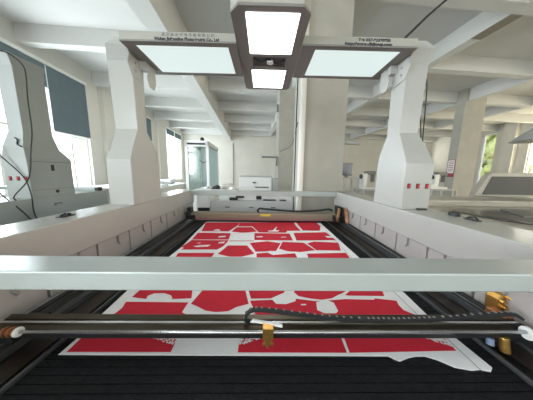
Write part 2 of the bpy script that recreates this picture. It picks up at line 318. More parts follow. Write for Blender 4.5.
# guards, troughs and rails either side of the bed
def strip(name, x0, x1, z0, z1, m, y0=.14, y1=2.94, bev=.002): return mk(name, box(B(), x0, x1, y0, y1, z0, z1), m, mach, bevel=bev)
strip('bed_guard', -.816, -.804, .76, .818, M['drail']); strip('bed_guard', .904, .916, .76, .818, M['drail'])
strip('oil_trough', -.94, -.85, .74, .80, M['oil']); strip('oil_trough', .99, 1.07, .74, .80, M['oil'])
strip('black_tray', -.85, -.82, .74, .77, M['black']); strip('black_tray', .92, .99, .74, .79, M['black'])
strip('linear_rail', -.985, -.95, .80, .83, M['drail']); strip('linear_rail', 1.075, 1.092, .80, .835, M['drail'])
strip('rail_base', -1.03, -.94, .74, .80, M['black'])
mk('air_hose', cyl(B(), (1.10, .14, .852), (1.10, 2.6, .852), .011, n=8), M['rubber'], mach, shade=True)
mk('air_hose', cyl(B(), (-1.045, .14, .846), (-1.045, 2.6, .846), .012, n=8), M['rubber'], mach, shade=True)
# near gantry
g = mk('gantry_beam', prism_x(B(), [(.672,.862), (.672,.889), (.690,.893), (.692,.899), (.702,.899), (.704,.890), (.712,.890), (.714,.897), (.738,.900), (.745,.895), (.745,.862)], -1.04, 1.07), M['bronze'], mach, bevel=.001)
mk('polished_rail', box(B(), -1.03, 1.06, .691, .7005, .898, .901), M['steel'], g)
mk('beam_channel', box(B(), -1.03, 1.06, .655, .672, .866, .887), M['black'], g)
mk('gantry_foot', box(B(), -1.04, -.95, .66, .80, .835, .862), M['black'], g, bevel=.003)
mk('gantry_foot', box(B(), .99, 1.09, .66, .80, .842, .862), M['black'], g, bevel=.003)
mk('rear_cover', box(B(), -1.03, 1.06, .745, .750, .866, .892), M['black'], g, bevel=.003)
mk('guide_rod', cyl(B(), (-.95, .645, .902), (1.04, .645, .902), .0062, n=16), M['steel'], mach, shade=True)
mk('rod_flange', cyl(B(), (1.022, .645, .898), (1.034, .645, .898), .024, n=24), M['white'], mach, bevel=.002)
mk('rod_flange', cyl(B(), (-.905, .645, .902), (-.892, .645, .902), .017, n=24), M['white'], mach, bevel=.003)
bm = B()
for k in range(5): cyl(bm, (-.955+k*.010, .645, .902), (-.945+k*.010, .645, .902), .013+.005*(k % 2), n=18)
mk('brass_coupling', bm, M['copper'], mach)
mk('rod_bracket', box(B(), 1.034, 1.07, .62, .70, .84, .90), M['black'], mach, bevel=.003)
# cable carrier: links along a drooping curve
path = smooth([(-.035,.70,.890), (-.062,.70,.905), (-.062,.70,.932), (-.034,.70,.953), (.03,.70,.951), (.154,.70,.934), (.277,.70,.918), (.40,.70,.909), (.565,.70,.907), (.73,.70,.914), (.854,.70,.924), (.979,.70,.936), (1.043,.70,.934), (1.075,.70,.915)], 8)
def ribbon(bm, pts, h0, h1, y0, y1):
    rs = []
    for i, p in enumerate(pts):
        d = (pts[min(i+1, len(pts)-1)]-pts[max(i-1, 0)]).normalized(); nn = Vector((-d.z, 0, d.x))
        if d.x < 0 and i < 14: pass
        a, b = p+nn*h0, p+nn*h1
        rs.append([(a.x, y0, a.z), (a.x, y1, a.z), (b.x, y1, b.z), (b.x, y0, b.z)])
    return rings(bm, rs)
cc = mk('cable_carrier', ribbon(B(), path, -.0060, .0045, .690, .706), M['rubber'], mach)
bm = B(); acc = 0.; prev = path[0]
for p in path[1:]:
    acc += (p-prev).length
    if acc > .019:
        acc = 0.; d = (p-prev).normalized(); nn = Vector((-d.z, 0, d.x))
        qq = [p-d*.0045+nn*.0035, p+d*.0045+nn*.0035, p+d*.0035+nn*.007, p-d*.0035+nn*.007]
        mk('carrier_link', rings(B(), [[(a.x, .6995, a.z) for a in qq], [(a.x, .7075, a.z) for a in qq]]), M['link'], cc)
    prev = p
bm.free()
# cutting head
hd = mk('cutting_head', prism_y(B(), [(.004,.930), (.044,.930), (.044,.885), (.036,.878), (.036,.862), (.012,.862), (.012,.878), (.004,.885)], .628, .66), M['brass'], mach, bevel=.002)
mk('nozzle', cyl(B(), (.024,.642,.862), (.024,.642,.838), .010, .004, 14), M['brass'], hd)
mk('mount_screw', cyl(B(), (.010,.626,.872), (.010,.622,.872), .006, n=10), M['brass'], hd)
mk('mount_screw', cyl(B(), (.040,.626,.872), (.040,.622,.872), .006, n=10), M['brass'], hd)
mk('head_arm', prism(B(), [(-.04,.668), (-.035,.678), (.078,.652), (.078,.640)], .924, .932), M['white'], hd, bevel=.001)
# right end mirror mount, brass, with a white air line
mm = mk('mirror_mount', prism_y(B(), [(1.085,.935), (1.10,.955), (1.135,.962), (1.165,.935), (1.155,.885), (1.125,.862), (1.085,.872)], .79, .84), M['brass'], mach, bevel=.004)
for x, z in ((1.10,.93), (1.13,.945), (1.145,.915), (1.115,.90)): mk('adjusting_screw', cyl(B(), (x,.79,z), (x,.775,z), .010, n=10), M['brass'], mm)
mk('mirror_bracket', box(B(), 1.03, 1.075, .72, .79, .862, .905), M['copper'], mm, bevel=.004)
mk('air_line', tube(B(), smooth([(1.165,.80,.955), (1.195,.80,.965), (1.222,.80,.935), (1.215,.80,.885), (1.19,.80,.85)]), .006, 8), M['white'], mm, shade=True)
mk('lens_tube', cyl(B(), (.953,.655,.872), (.957,.645,.815), .015, n=16), M['brass'], mach, bevel=.002)
mk('blue_knob', cyl(B(), (.899,.655,.868), (.897,.65,.843), .012, n=12), mat('slate_blue', (.16,.20,.30), .4), mach)
mk('belt_tensioner', rings(B(), [[(-.975+.022*math.cos(t), .648, .738+.032*math.sin(t)) for t in [k*PI/5 for k in range(10)]], [(-.975+.018*math.cos(t), .675, .738+.026*math.sin(t)) for t in [k*PI/5 for k in range(10)]]]), M['copper'], mach)
# far gantry
fg = mk('gantry_beam', prism_x(B(), [(2.60,.835), (2.60,.915), (2.61,.93), (2.72,.93), (2.72,.835)], -1.0, 1.03), mat('bronze_matt', (.30,.25,.18), .45, metal=.3), mach, bevel=.002)
mk('beam_lip', box(B(), -.99, 1.02, 2.585, 2.60, .835, .868), mat('lip_red_reflection', (.28,.17,.16), .4, metal=.2), fg)  # rose colour paints in the cloth's red reflected on the beam's lower face
mk('warning_label', box(B(), -.035, .105, 2.5975, 2.6, .893, .922), M['yellow'], fg)
hose = smooth([(-.06,2.66,.935), (-.075,2.64,.965), (-.045,2.63,.995), (.03,2.63,.99), (.3,2.63,.968), (.55,2.63,.962), (.75,2.63,.975), (.92,2.63,.995), (.98,2.66,.97)], 6)
mk('cable_carrier', tube(B(), hose, .013, 8), M['rubber'], mach, shade=True)
bm = B(); box(bm, -1.06, -.93, 2.58, 2.76, .84, .90); box(bm, -1.05, -.99, 2.60, 2.70, .90, 1.0); cyl(bm, (-1.03,2.56,.93), (-1.03,2.60,.93), .03)
mk('gantry_carriage', bm, M['black'], mach, bevel=.004)
bm = B(); box(bm, .97, 1.09, 2.50, 2.76, .84, .92); box(bm, 1.02, 1.08, 2.54, 2.66, .92, 1.04); box(bm, .99, 1.03, 2.50, 2.60, .98, 1.06)
gc = mk('gantry_carriage', bm, M['black'], mach, bevel=.004)
for k in range(4): mk('wire', tube(B(), smooth([(1.0+.010*k,2.52,1.05), (.985+.010*k,2.47,1.0), (.965+.010*k,2.45,.93), (.975+.012*k,2.46,.86)]), .0045, 6), M[('copper','pinkwire','copper','brass')[k]], gc, shade=True)
for k in range(3): mk('air_pipe', tube(B(), smooth([(1.085,2.42+.03*k,1.04), (1.075,2.40+.03*k,1.0), (1.085,2.38+.03*k,.93), (1.08,2.36+.03*k,.86)]), .007, 6), M['copper'], gc, shade=True)

# canopy: three frames with four lit panels
ZL = 2.42
def ringframe(bm, outer, holes, z0, z1):
    """rectangles only: outer (x0,x1,y0,y1) minus holes sorted by y"""
    x0, x1, y0, y1 = outer; y = y0
    for hx0, hx1, hy0, hy1 in holes:
        box(bm, x0, x1, y, hy0, z0, z1); box(bm, x0, hx0, hy0, hy1, z0, z1); box(bm, hx1, x1, hy0, hy1, z0, z1); y = hy1
    box(bm, x0, x1, y, y1, z0, z1)
cxa, cxb = -.205, .268
body_poly = [(cxa,1.27), (cxa+.05,1.215), (cxb-.05,1.215), (cxb,1.27), (cxb,2.28), (cxb-.03,2.315), (cxa+.03,2.315), (cxa,2.28)]
cn = mk('canopy_frame', prism(B(), body_poly, ZL+.012, ZL+.16), M['canopy'], mach, bevel=.004)
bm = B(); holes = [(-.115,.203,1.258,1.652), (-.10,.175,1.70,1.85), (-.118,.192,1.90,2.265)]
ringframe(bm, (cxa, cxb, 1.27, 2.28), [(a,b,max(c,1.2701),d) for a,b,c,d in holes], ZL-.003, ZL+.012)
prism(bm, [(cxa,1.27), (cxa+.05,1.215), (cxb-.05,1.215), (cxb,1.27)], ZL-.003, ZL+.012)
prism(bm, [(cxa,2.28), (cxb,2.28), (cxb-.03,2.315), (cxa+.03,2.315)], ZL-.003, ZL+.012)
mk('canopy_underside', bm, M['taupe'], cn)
mk('light_panel', box(B(), -.115, .203, 1.262, 1.652, ZL-.006, ZL+.006), M['lamph'], cn, label='brightest square light panel at the front')
mk('light_panel', box(B(), -.118, .192, 1.90, 2.265, ZL-.004, ZL+.006), M['lamph'], cn, label='small bright square light panel at the back')
bm = B(); box(bm, -.10, .175, 1.70, 1.85, ZL+.008, ZL+.0115)
mk('camera_recess', bm, mat('recess_grey', (.10,.10,.10), .5), cn)
mk('camera_lens', cyl(B(), (.045,1.775,ZL-.012), (.045,1.775,ZL+.008), .028, n=18), M['white'], cn, bevel=.004)
mk('camera_cable', tube(B(), smooth([(-.09,1.73,ZL+.004), (-.03,1.76,ZL-.004), (.03,1.74,ZL+.002), (.10,1.79,ZL-.004), (.165,1.75,ZL+.004)]), .006, 6), M['rubber'], cn, shade=True)
def wing(x0, x1, lx0, lx1, tag_):
    a, b = 1.525, 2.005
    w = mk('canopy_wing', box(B(), x0, x1, a, b, ZL-.002, ZL+.052), M['canopy'], mach, bevel=.003)
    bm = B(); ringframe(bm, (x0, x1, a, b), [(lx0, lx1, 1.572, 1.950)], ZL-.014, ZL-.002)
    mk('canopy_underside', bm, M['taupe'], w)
    mk('light_panel', box(B(), lx0, lx1, 1.572, 1.950, ZL-.016, ZL-.006), M['lampw'], w, label=tag_)
    return w
wl = wing(-1.035, cxa-.002, -.945, -.273, 'dimmer long light panel on the left wing')
wr = wing(cxb+.002, 1.11, .375, 1.015, 'dimmer long light panel on the right wing')
text('lettering', '武 汉 金 运 光 电 设 备 有 限 公 司', .022, (-.735,1.524,ZL+.025), M['inkl'], wl, .37)
text('lettering', 'Wuhan Jinfengding Photoelectric Co., Ltd', .027, (-.787,1.524,ZL-.003), M['ink'], wl, .46, .0012)
text('lettering', 'Tel: 027-82370855', .025, (.672,1.524,ZL+.024), M['ink'], wr, .235, .0012)
text('lettering', 'http://www.dkjingqi.com', .025, (.575,1.524,ZL-.002), M['ink'], wr, .345, .0012)
# brackets joining canopy and posts
for s, x, y0 in ((-1, -1.064, 1.56), (1, 1.129, 1.53)):
    bm = prism_x(B(), [(y0+.07,2.33), (y0+.12,2.25), (y0+.26,2.24), (y0+.28,2.40), (y0+.10,2.41)], x-s*.008, x)
    bp = mk('bracket_plate', bm, M['paint'], mach, bevel=.002)
    mk('bracket_gusset', prism_x(B(), [(y0+.28,2.41), (y0+.24,2.28), (y0+.27,2.22), (y0+.34,2.22), (y0+.37,2.28), (y0+.37,2.41)], x-s*.06, x-s*.05), M['paint'], bp, bevel=.002)
    mk('bracket_bar', box(B(), x-s*.06, x, y0+.22, y0+.27, 2.34, 2.41), M['paint'], bp)
    for z in (2.36, 2.30): mk('bolt', cyl(B(), (x-s*.008, y0+.16, z), (x-s*.014, y0+.16, z), .010, n=10), M['steel'], bp)

# ------------------------------------------------------------------ printed cloth on the bed
from mathutils.geometry import tessellate_polygon
def poly_face(bm, pts, z, mi):
    vs = [bm.verts.new((x, y, z)) for x, y in pts]
    for t in tessellate_polygon([[Vector((x, y, 0)) for x, y in pts]]):
        try: f = bm.faces.new([vs[i] for i in t])
        except ValueError: continue
        f.material_index = mi
bm = B(); ZF = .8095
hem = [(x, y) for x, y in SHEET]
from mathutils.geometry import tessellate_polygon
tv = [bm.verts.new((x, y, ZF)) for x, y in hem]; lv = [bm.verts.new((x, y, .8078)) for x, y in hem]
for t in tessellate_polygon([[Vector((x, y, 0)) for x, y in hem]]): bm.faces.new([tv[i] for i in t])
for i in range(len(hem)): j = (i+1) % len(hem); bm.faces.new([tv[i], tv[j], lv[j], lv[i]])
def inset_poly(pts, mi, z):
    poly_face(bm, pts, z, mi)
for pts in RED: inset_poly(pts, 1, ZF+.0006)
for pts in WHITE: inset_poly(pts, 0, ZF+.0012)
for (a, b), (c, d) in zip(SEAM, SEAM[1:]): inset_poly([(a-.0012,b), (a+.0012,b), (c+.0012,d), (c-.0012,d)], 2, ZF+.0010)
def in_tri(p, T):
    def s(a, b, c): return (a[0]-c[0])*(b[1]-c[1])-(b[0]-c[0])*(a[1]-c[1])
    q = [s(p, T[0], T[1]) < 0, s(p, T[1], T[2]) < 0, s(p, T[2], T[0]) < 0]; return all(q) or not any(q)
for T in LACE:
    k = 0
    while k < 120:
        p = (random.uniform(min(t[0] for t in T), max(t[0] for t in T)), random.uniform(min(t[1] for t in T)-.002, max(t[1] for t in T)))
        if not in_tri(p, T): continue
        k += 1; r = random.uniform(.002, .0045); a0 = random.random()*PI; e = random.uniform(.35, 1)
        pts = [(p[0]+r*math.cos(a0)*math.cos(t)-r*e*math.sin(a0)*math.sin(t), p[1]+r*math.sin(a0)*math.cos(t)+r*e*math.cos(a0)*math.sin(t)) for t in [j*PI/4 for j in range(8)]]
        inset_poly(pts, 0, ZF+.0012+k*1e-6)
cl = mk('printed_cloth', bm, None, mats=[M['fabw'], M['fabr'], M['fabk']])
props(cl, 'white cloth printed with red garment pieces, spread flat on the black slat bed', 'cloth')

# ------------------------------------------------------------------ neighbouring laser cutter on the left
lm = thing('laser_cutting_machine', (-3.6, 1.3, 0), 'grey green laser cutting machine by the left windows, with a post and red buttons', 'laser cutter')
lh = housing(lm, -2.50, -2.20, -.3, 2.73, M['paintg'], panels=False)
housing(lm, -4.60, -4.85, -.3, 2.73, M['paintg'], panels=False)
mk('machine_base', box(B(), -4.5, -2.52, -.2, 2.7, .10, .78), M['body'], lm, bevel=.01)
mk('slat_bed', box(B(), -4.45, -2.6, -.2, 2.7, .78, .80), M['belt'], lm)
mk('cross_tube', box(B(), -4.62, -2.26, 2.60, 2.67, 1.216, 1.262), M['tube'], lm, bevel=.004)
mk('tube_end_cap', box(B(), -2.26, -2.215, 2.60, 2.67, 1.216, 1.262), M['black'], lm)
R_ = [(Z0, 0, .225, 0, .42), (1.60, 0, .225, 0, .42), (1.70, .0, .19, .02, .34), (1.84, .065, .20, .03, .28), (2.40, .05, .195, .03, .28), (2.50, .02, .20, .0, .30)]
rs = [[(-2.425+a, 1.85+c, z), (-2.425+b, 1.85+c, z), (-2.425+b, 1.85+d, z), (-2.425+a, 1.85+d, z)] for z, a, b, c, d in R_]
lp = mk('lamp_post', rings(B(), rs), M['paintg'], lm, bevel=.004)
buttons(lp, -2.375, 1.85, 1)
mk('panel_seam', box(B(), -2.2005, -2.1985, 1.86, 2.26, 1.565, 1.571), M['lab'], lp)
mk('panel_seam', box(B(), -2.2005, -2.1985, 1.86, 2.26, 1.29, 1.294), M['lab'], lp)
mk('latch', box(B(), -2.2, -2.194, 2.05, 2.075, 1.48, 1.54), M['black'], lp)
mk('cable_hole', cyl(B(), (-2.2,2.08,1.265), (-2.196,2.08,1.265), .017, n=14), M['black'], lp)
mk('recessed_handle', box(B(), -2.2, -2.194, 2.03, 2.11, 1.115, 1.145), M['lab'], lh, bevel=.002)
mk('handle_grip', box(B(), -2.196, -2.188, 2.045, 2.095, 1.12, 1.128), M['paint'], lh)
mk('bracket_mark', tube(B(), smooth([(-2.30,1.872,1.78), (-2.27,1.865,1.76), (-2.28,1.866,1.72), (-2.24,1.86,1.70)]), .006, 6), M['black'], lp)
mk('canopy_wing', box(B(), -4.5, -2.38, 1.80, 2.28, 2.43, 2.51), M['canopy'], lm, bevel=.003)
for lab, pts in (('black cable drooping from the top of the left machine post down past its buttons', [(-2.30,1.80,2.47), (-2.21,1.84,2.48), (-2.165,1.90,2.42), (-2.16,1.915,2.337), (-2.16,1.90,2.12), (-2.16,1.895,1.855), (-2.16,1.863,1.67), (-2.17,1.82,1.413), (-2.20,1.72,1.26), (-2.17,1.70,1.22)]),
                 ('thin black cable slanting down across the left machine, ending on its grey side', [(-2.50,1.80,1.75), (-2.38,1.82,1.60), (-2.24,1.84,1.42), (-2.185,1.83,1.26), (-2.185,1.83,1.10), (-2.185,1.85,1.0)]),
                 ('black cable lying in a loop on top of the left machine housing', [(-2.48,1.72,1.30), (-2.40,1.70,1.33), (-2.32,1.70,1.30), (-2.24,1.70,1.228), (-2.185,1.74,1.12), (-2.185,1.80,1.02)])):
    o = mk('cable', tube(B(), smooth(pts), .005, 7), M['rubber'], shade=True); props(o, lab, 'cable')
fan = thing('wall_fan', (-5.25, 3.7, 2.1), 'dark fan at the left edge of the photo in front of the window', 'fan')
mk('fan_motor', cyl(B(), (-4.92,3.32,2.16), (-4.78,3.22,2.16), .13, n=18), M['black'], fan, bevel=.01)
mk('fan_arm', box(B(), -5.4, -4.85, 3.36, 3.41, 2.14, 2.18), M['lab'], fan)

# ------------------------------------------------------------------ feeder behind the machine
fd = thing('feeder_cabinet', (-.15, 3.35, 0), 'low grey feeder cabinet with three handles behind the far end of the bed', 'cabinet')
bp = [(-.885,.10), (-.885,.93), (-.87,.985), (-.83,1.01), (.54,1.01), (.58,.98), (.58,.10)]
mk('cabinet_body', prism_y(B(), bp, 3.2, 3.5), mat('feeder_grey', (.60,.61,.61), .4), fd, bevel=.006)
for x in (-.60, -.20, .17): mk('pull_handle', box(B(), x-.04, x+.04, 3.19, 3.2, .895, .915), M['lab'], fd, bevel=.003)
bm = B(); box(bm, -.60, .50, 3.32, 3.42, 1.01, 1.075)
mk('top_rail', bm, M['white'], fd, bevel=.004)
for x0, x1, z0, z1 in ((-.58,-.44,1.01,1.055), (-.47,-.33,1.055,1.085), (-.12,-.03,1.03,1.09), (.0,.22,1.012,1.03), (.28,.40,1.012,1.028)):
    mk('black_fitting', box(B(), x0, x1, 3.26, 3.315, z0, z1), M['black'], fd, bevel=.004)
eb = thing('electrical_box', (-1.0, 3.3, 0), 'white box with a black slot left of the grey feeder cabinet', 'box')
mk('box_body', box(B(), -1.12, -.892, 3.2, 3.45, .0, 1.10), M['white'], eb, bevel=.006)
mk('black_slot', box(B(), -1.10, -.905, 3.19, 3.2, .835, .89), M['black'], eb)
mk('box_lip', box(B(), -1.12, -.892, 3.17, 3.2, .76, .80), M['lab'], eb)

# ------------------------------------------------------------------ far left: glass cabinet, table with fabric, printer
gc_ = thing('glass_cabinet', (-1.74, 7.5, 0), 'tall white cabinet with tinted glass walls near the back wall', 'cabinet', fm=BM)
bm = B(); u0, u1, v0, v1, zt = -2.08, -1.33, 6.5, 8.4, 2.44
for u in (u0, u1-.09):
    for v in (v0, v1-.09): box(bm, u, u+.09, v, v+.09, 0, zt)
for v in (v0, v1-.09): box(bm, u0, u1, v, v+.09, zt-.16, zt); box(bm, u0, u1, v, v+.09, .05, .75)
for u in (u0, u1-.06): box(bm, u, u+.06, v0, v1, zt-.10, zt); box(bm, u, u+.06, v0, v1, .05, .75)
box(bm, u0, u1, v0, v1, zt, zt+.02)
mk('cabinet_frame', bm, M['white'], gc_, BM)
mk('glass_front', box(B(), u0+.09, u1-.09, v0+.03, v0+.036, .75, zt-.16), M['cabglass'], gc_, BM)
mk('glass_side', box(B(), u1-.035, u1-.029, v0+.09, v1-.09, .75, zt-.10), M['cabglass'], gc_, BM)
mk('glass_side', box(B(), u0+.03, u0+.036, v0+.09, v1-.09, .75, zt-.10), M['cabglass'], gc_, BM)
mk('vent_slot', box(B(), u0+.08, u1-.10, v0-.006, v0, zt-.11, zt-.05), M['black'], gc_, BM)
mk('back_panel', box(B(), u0+.09, u1-.09, v1-.05, v1-.04, .75, zt-.16), M['white'], gc_, BM)
arm = mk('inner_arm', tube(B(), [(u0+.30,v0+.5,1.9), (u0+.45,v0+.5,1.78), (u0+.6,v0+.5,1.86)], .02, 8), M['lab'], gc_, BM)
bm = B(); bmesh.ops.create_uvsphere(bm, u_segments=14, v_segments=8, radius=.065, matrix=Matrix.Translation((-1.55, 6.62, zt+.085)))
o = mk('round_lamp', bm, M['black'], fm=BM, shade=True); props(o, 'small black round lamp on top of the tall glass cabinet', 'lamp')
o = mk('wall_conduit', cyl(B(), (-1.35,15.96,0), (-1.35,15.96,3.7), .04, n=8), M['grey'], fm=BM); props(o, 'thin grey vertical conduit on the white back wall', 'pipe')
tb = thing('work_table', (-.8, 5.2, 0), 'white work table beyond the feeder with cloth bundles on it', 'table')
mk('tabletop', box(B(), -1.75, -.72, 4.9, 5.7, 1.0, 1.04), M['white'], tb, bevel=.005)
for x in (-1.70, -.80):
    for y in (4.95, 5.6): mk('leg', box(B(), x, x+.05, y, y+.05, 0, 1.0), M['desk'], tb)
def bundle(x, y, z, r, m, lab, sq=.5, sd=1):
    random.seed(sd); bm = B(); bmesh.ops.create_icosphere(bm, subdivisions=3, radius=r)
    ph = [random.random()*6 for _ in range(6)]
    for v in bm.verts:
        k = 1+.16*math.sin(v.co.x*22/r*.2+ph[0])+.14*math.sin(v.co.y*30/r*.2+ph[1]+v.co.z*18)
        v.co.x *= k*1.4; v.co.y *= k; v.co.z = max(v.co.z*k*sq, -r*sq*.5)
    mn = min(v.co.z for v in bm.verts)
    bmesh.ops.translate(bm, vec=(x, y, z-mn), verts=bm.verts)
    props(mk('cloth_bundle', bm, m, shade=True), lab, 'cloth bundle', 'cloth bundles on the work table')
bundle(-1.23, 5.05, 1.04, .085, M['clothd'], 'dark crumpled cloth bundle on the white work table', .7, 1)
bundle(-.97, 5.3, 1.04, .12, M['clothb'], 'beige crumpled cloth bundle right of the dark one on the work table', .7, 2)
bundle(-1.48, 5.1, 1.04, .08, M['clothw'], 'small white cloth bundle left of the dark one on the work table', .5, 3)
bundle(-.80, 4.98, 1.04, .07, M['clothw'], 'small white cloth bundle right of the beige one on the work table', .6, 4)
pt = thing('plotter', (-.15, 5.4, 0), 'wide white plotter with dark slots in front of the back wall', 'plotter')
mk('plotter_body', prism_x(B(), [(5.1,.9), (5.1,1.12), (5.2,1.36), (5.6,1.36), (5.6,.9)], -.64, .22), M['white'], pt, bevel=.01)
mk('grey_border', box(B(), -.66, .24, 5.18, 5.62, 1.36, 1.385), M['desk'], pt)
mk('end_cover', box(B(), .24, .40, 5.12, 5.6, .9, 1.33), M['desk'], pt, bevel=.01)
mk('output_slot', box(B(), -.22, .14, 5.085, 5.10, 1.085, 1.11), M['black'], pt)
mk('control_pad', box(B(), -.28, -.20, 5.09, 5.14, 1.20, 1.23), M['black'], pt)
for x in (-.55, .15): mk('leg', box(B(), x, x+.08, 5.2, 5.5, 0, .9), M['desk'], pt)
def ubox(u0,u1,v0,v1,z0,z1): return box(B(), u0,u1,v0,v1,z0,z1)
lt = thing('window_table', (-3.6, 7.0, 0), 'white table covered with trays below the far left window', 'table', fm=BM)
mk('tabletop', ubox(-4.7,-2.55,5.8,8.2,.98,1.02), M['white'], lt, BM)
for u in (-4.65, -2.65):
    for v in (5.85, 8.1): mk('leg', ubox(u,u+.06,v,v+.06,0,.98), M['desk'], lt, BM)
for i, (u, v, w, d, h, m) in enumerate(((-2.95,5.95,.35,.45,.06,'clothw'), (-3.5,6.6,.5,.4,.12,'white'), (-3.2,7.1,.4,.4,.06,'desk'), (-3.6,7.6,.6,.5,.14,'clothw'))):
    o = mk('parts_tray', ubox(u,u+w,v,v+d,1.02,1.02+h), M[m], fm=BM, bevel=.02)
    props(o, ('pale tray at the near end of the window table', 'tall white tray second from the near end of the window table', 'flat grey tray in the middle of the window table', 'pale tray at the far end of the window table')[i], 'tray', 'trays on the window table')

# ------------------------------------------------------------------ centre columns: pipe, cables, brackets
o = mk('water_pipe', tube(B(), [(.80,3.04,ZB), (.80,3.04,1.12), (.79,3.03,.98), (.78,3.03,.0)], .048, 14), M['pipe'], fm=BM, shade=True)
props(o, 'white vertical pipe running down the left corner of the nearest column', 'pipe')
o = mk('black_conduit', tube(B(), [(.715,3.06,ZB), (.712,3.06,2.4), (.712,3.06,0)], .009, 6), M['rubber'], fm=BM); props(o, 'thin black conduit beside the white pipe on the nearest column', 'conduit')
o = mk('hanging_cable', tube(B(), smooth([(1.05,6.9,2.22), (1.3,6.6,2.32), (1.0,4.6,2.2), (.72,3.0,2.25)]), .008, 6), M['rubber'], fm=BM); props(o, 'thin cable slung between the far column and the white pipe', 'cable')
o = mk('wall_bracket', ubox(.42,1.01,6.98,7.05,2.0,2.06), M['lab'], fm=BM, bevel=.01); props(o, 'dark horizontal bar sticking out left of the far grey column', 'bracket')
for z, lab in ((4.0-.45, 'dark hook hanging under the ceiling beam left of the far column, upper one'), (1.72, 'small dark switch hanging left of the far column near the plotter')):
    o = mk('hanging_hook', ubox(.92,.98,6.9,6.95,z,z+.24), M['lab'], fm=BM); props(o, lab, 'hook')
cm = thing('column_camera', (1.75, 3.4, 2.02), 'grey horizontal cylinder camera on the right side of the nearest column', 'camera', fm=BM)
mk('camera_body', cyl(B(), (1.60,3.4,2.045), (1.95,3.42,2.04), .038, n=14), M['desk'], cm, BM, shade=False)
mk('camera_mount', ubox(1.52,1.62,3.36,3.44,2.02,2.12), M['black'], cm, BM, bevel=.005)

# ------------------------------------------------------------------ desks and chairs beyond, to the right of the nearest column
def desk(u, v, w, d, h, lab, grp=None):
    t = thing('desk', (u+w/2, v, 0), lab, 'desk', grp, BM)
    mk('tabletop', ubox(u,u+w,v,v+d,h-.04,h), M['desk'], t, BM, bevel=.004)
    for a in (u, u+w-.05):
        for b in (v, v+d-.05): mk('leg', ubox(a,a+.05,b,b+.05,0,h-.04), M['desk'], t, BM)
    return t
def chair(u, v, col, lab, rz=0., s=1.):
    t = thing('office_chair', (u, v, 0), lab, 'chair', None, BM); m2 = BM @ Matrix.Translation((u, v, 0)) @ Matrix.Rotation(rz, 4, 'Z') @ Matrix.Scale(s, 4)
    mk('seat', box(B(), -.24,.24,-.23,.23,.72,.79), M[col], t, m2, bevel=.03)
    mk('backrest', box(B(), -.22,.22,.22,.27,.95,1.40), M[col], t, m2, bevel=.03)
    mk('gas_column', cyl(B(), (0,0,.10), (0,0,.72), .035), M['lab'], t, m2)
    mk('back_support', box(B(), -.04,.04,.23,.26,.76,.97), M['lab'], t, m2)
    for sx in (-1, 1): mk('armrest', tube(B(), [(sx*.26,-.12,.78), (sx*.27,-.12,1.02), (sx*.27,.16,1.04), (sx*.26,.2,.78)], .022, 6), M['lab'], t, m2)
    for k in range(5): mk('leg', box(B(), .03,.30,-.025,.025,.05,.09), M['lab'], t, m2 @ Matrix.Rotation(k*2*PI/5, 4, 'Z'))
    return t
desk(3.10, 6.1, .52, .5, 1.35, 'narrow grey desk just right of the nearest column')
mn = thing('monitor', (3.25, 6.3, 1.35), 'dark computer screen on the narrow grey desk by the nearest column', 'monitor', fm=BM)
mk('screen', ubox(3.06,3.42,6.25,6.29,1.42,1.84), M['darkglass'], mn, BM, bevel=.01)
mk('stand', ubox(3.19,3.29,6.27,6.32,1.35,1.44), M['lab'], mn, BM)
def stitcher(u, v, lab, w=.45, g=1.):
    t = thing('sewing_machine', (u+w/2, v+.2, .98), lab, 'sewing machine', None, BM)
    mk('machine_bed', ubox(u,u+w,v,v+.3,.98,1.05), M['white'], t, BM, bevel=.01)
    mk('machine_column', ubox(u,u+w*.32,v+.02,v+.28,1.05,1.50), M['white'], t, BM, bevel=.02)
    mk('machine_arm', ubox(u+w*.25,u+w,v+.05,v+.25,1.46,1.58), M['lab'], t, BM, bevel=.02)
    mk('needle_head', ubox(u+w*.82,u+w*.98,v+.08,v+.22,1.22,1.46), M['lab'], t, BM, bevel=.01)
    mk('hand_wheel', cyl(B(), (u-.03,v+.15,1.40), (u,v+.15,1.40), .08, n=16), M['black'], t, BM)
desk(3.70, 5.95, 1.4, .6, .98, 'long grey desk carrying two white sewing machines left of the right lamp post')
stitcher(3.76, 6.1, 'white sewing machine with dark arm, left one of the two by the right lamp post')
stitcher(4.42, 6.05, 'white sewing machine with dark arm, partly hidden by the right lamp post', .6)
desk(6.35, 6.2, 1.0, .6, .98, 'grey desk between the right lamp post and the sign column')
stitcher(6.62, 6.35, 'white sewing machine with dark arm between right lamp post and sign column', .5)
o = mk('desk_printer', ubox(6.38,6.58,6.3,6.6,.98,1.14), M['white'], fm=BM, bevel=.02); props(o, 'small white box on the grey desk left of the sign column', 'box')
sg = thing('column_sign', (8.02, 7.1, 1.41), 'white notice with dark red border on the column at the right', 'sign', fm=BM)
mk('sign_board', ubox(8.018,8.03,7.0,7.29,1.41,2.09), M['signred'], sg, BM)
mk('sign_sheet', ubox(8.012,8.018,7.02,7.27,1.56,2.07), M['white'], sg, BM)
mk('sign_lines', (lambda bm: [box(bm, 8.009,8.012,7.05,7.24,1.64+.07*k,1.665+.07*k) for k in range(6)] and bm)(B()), M['signred'], sg, BM)

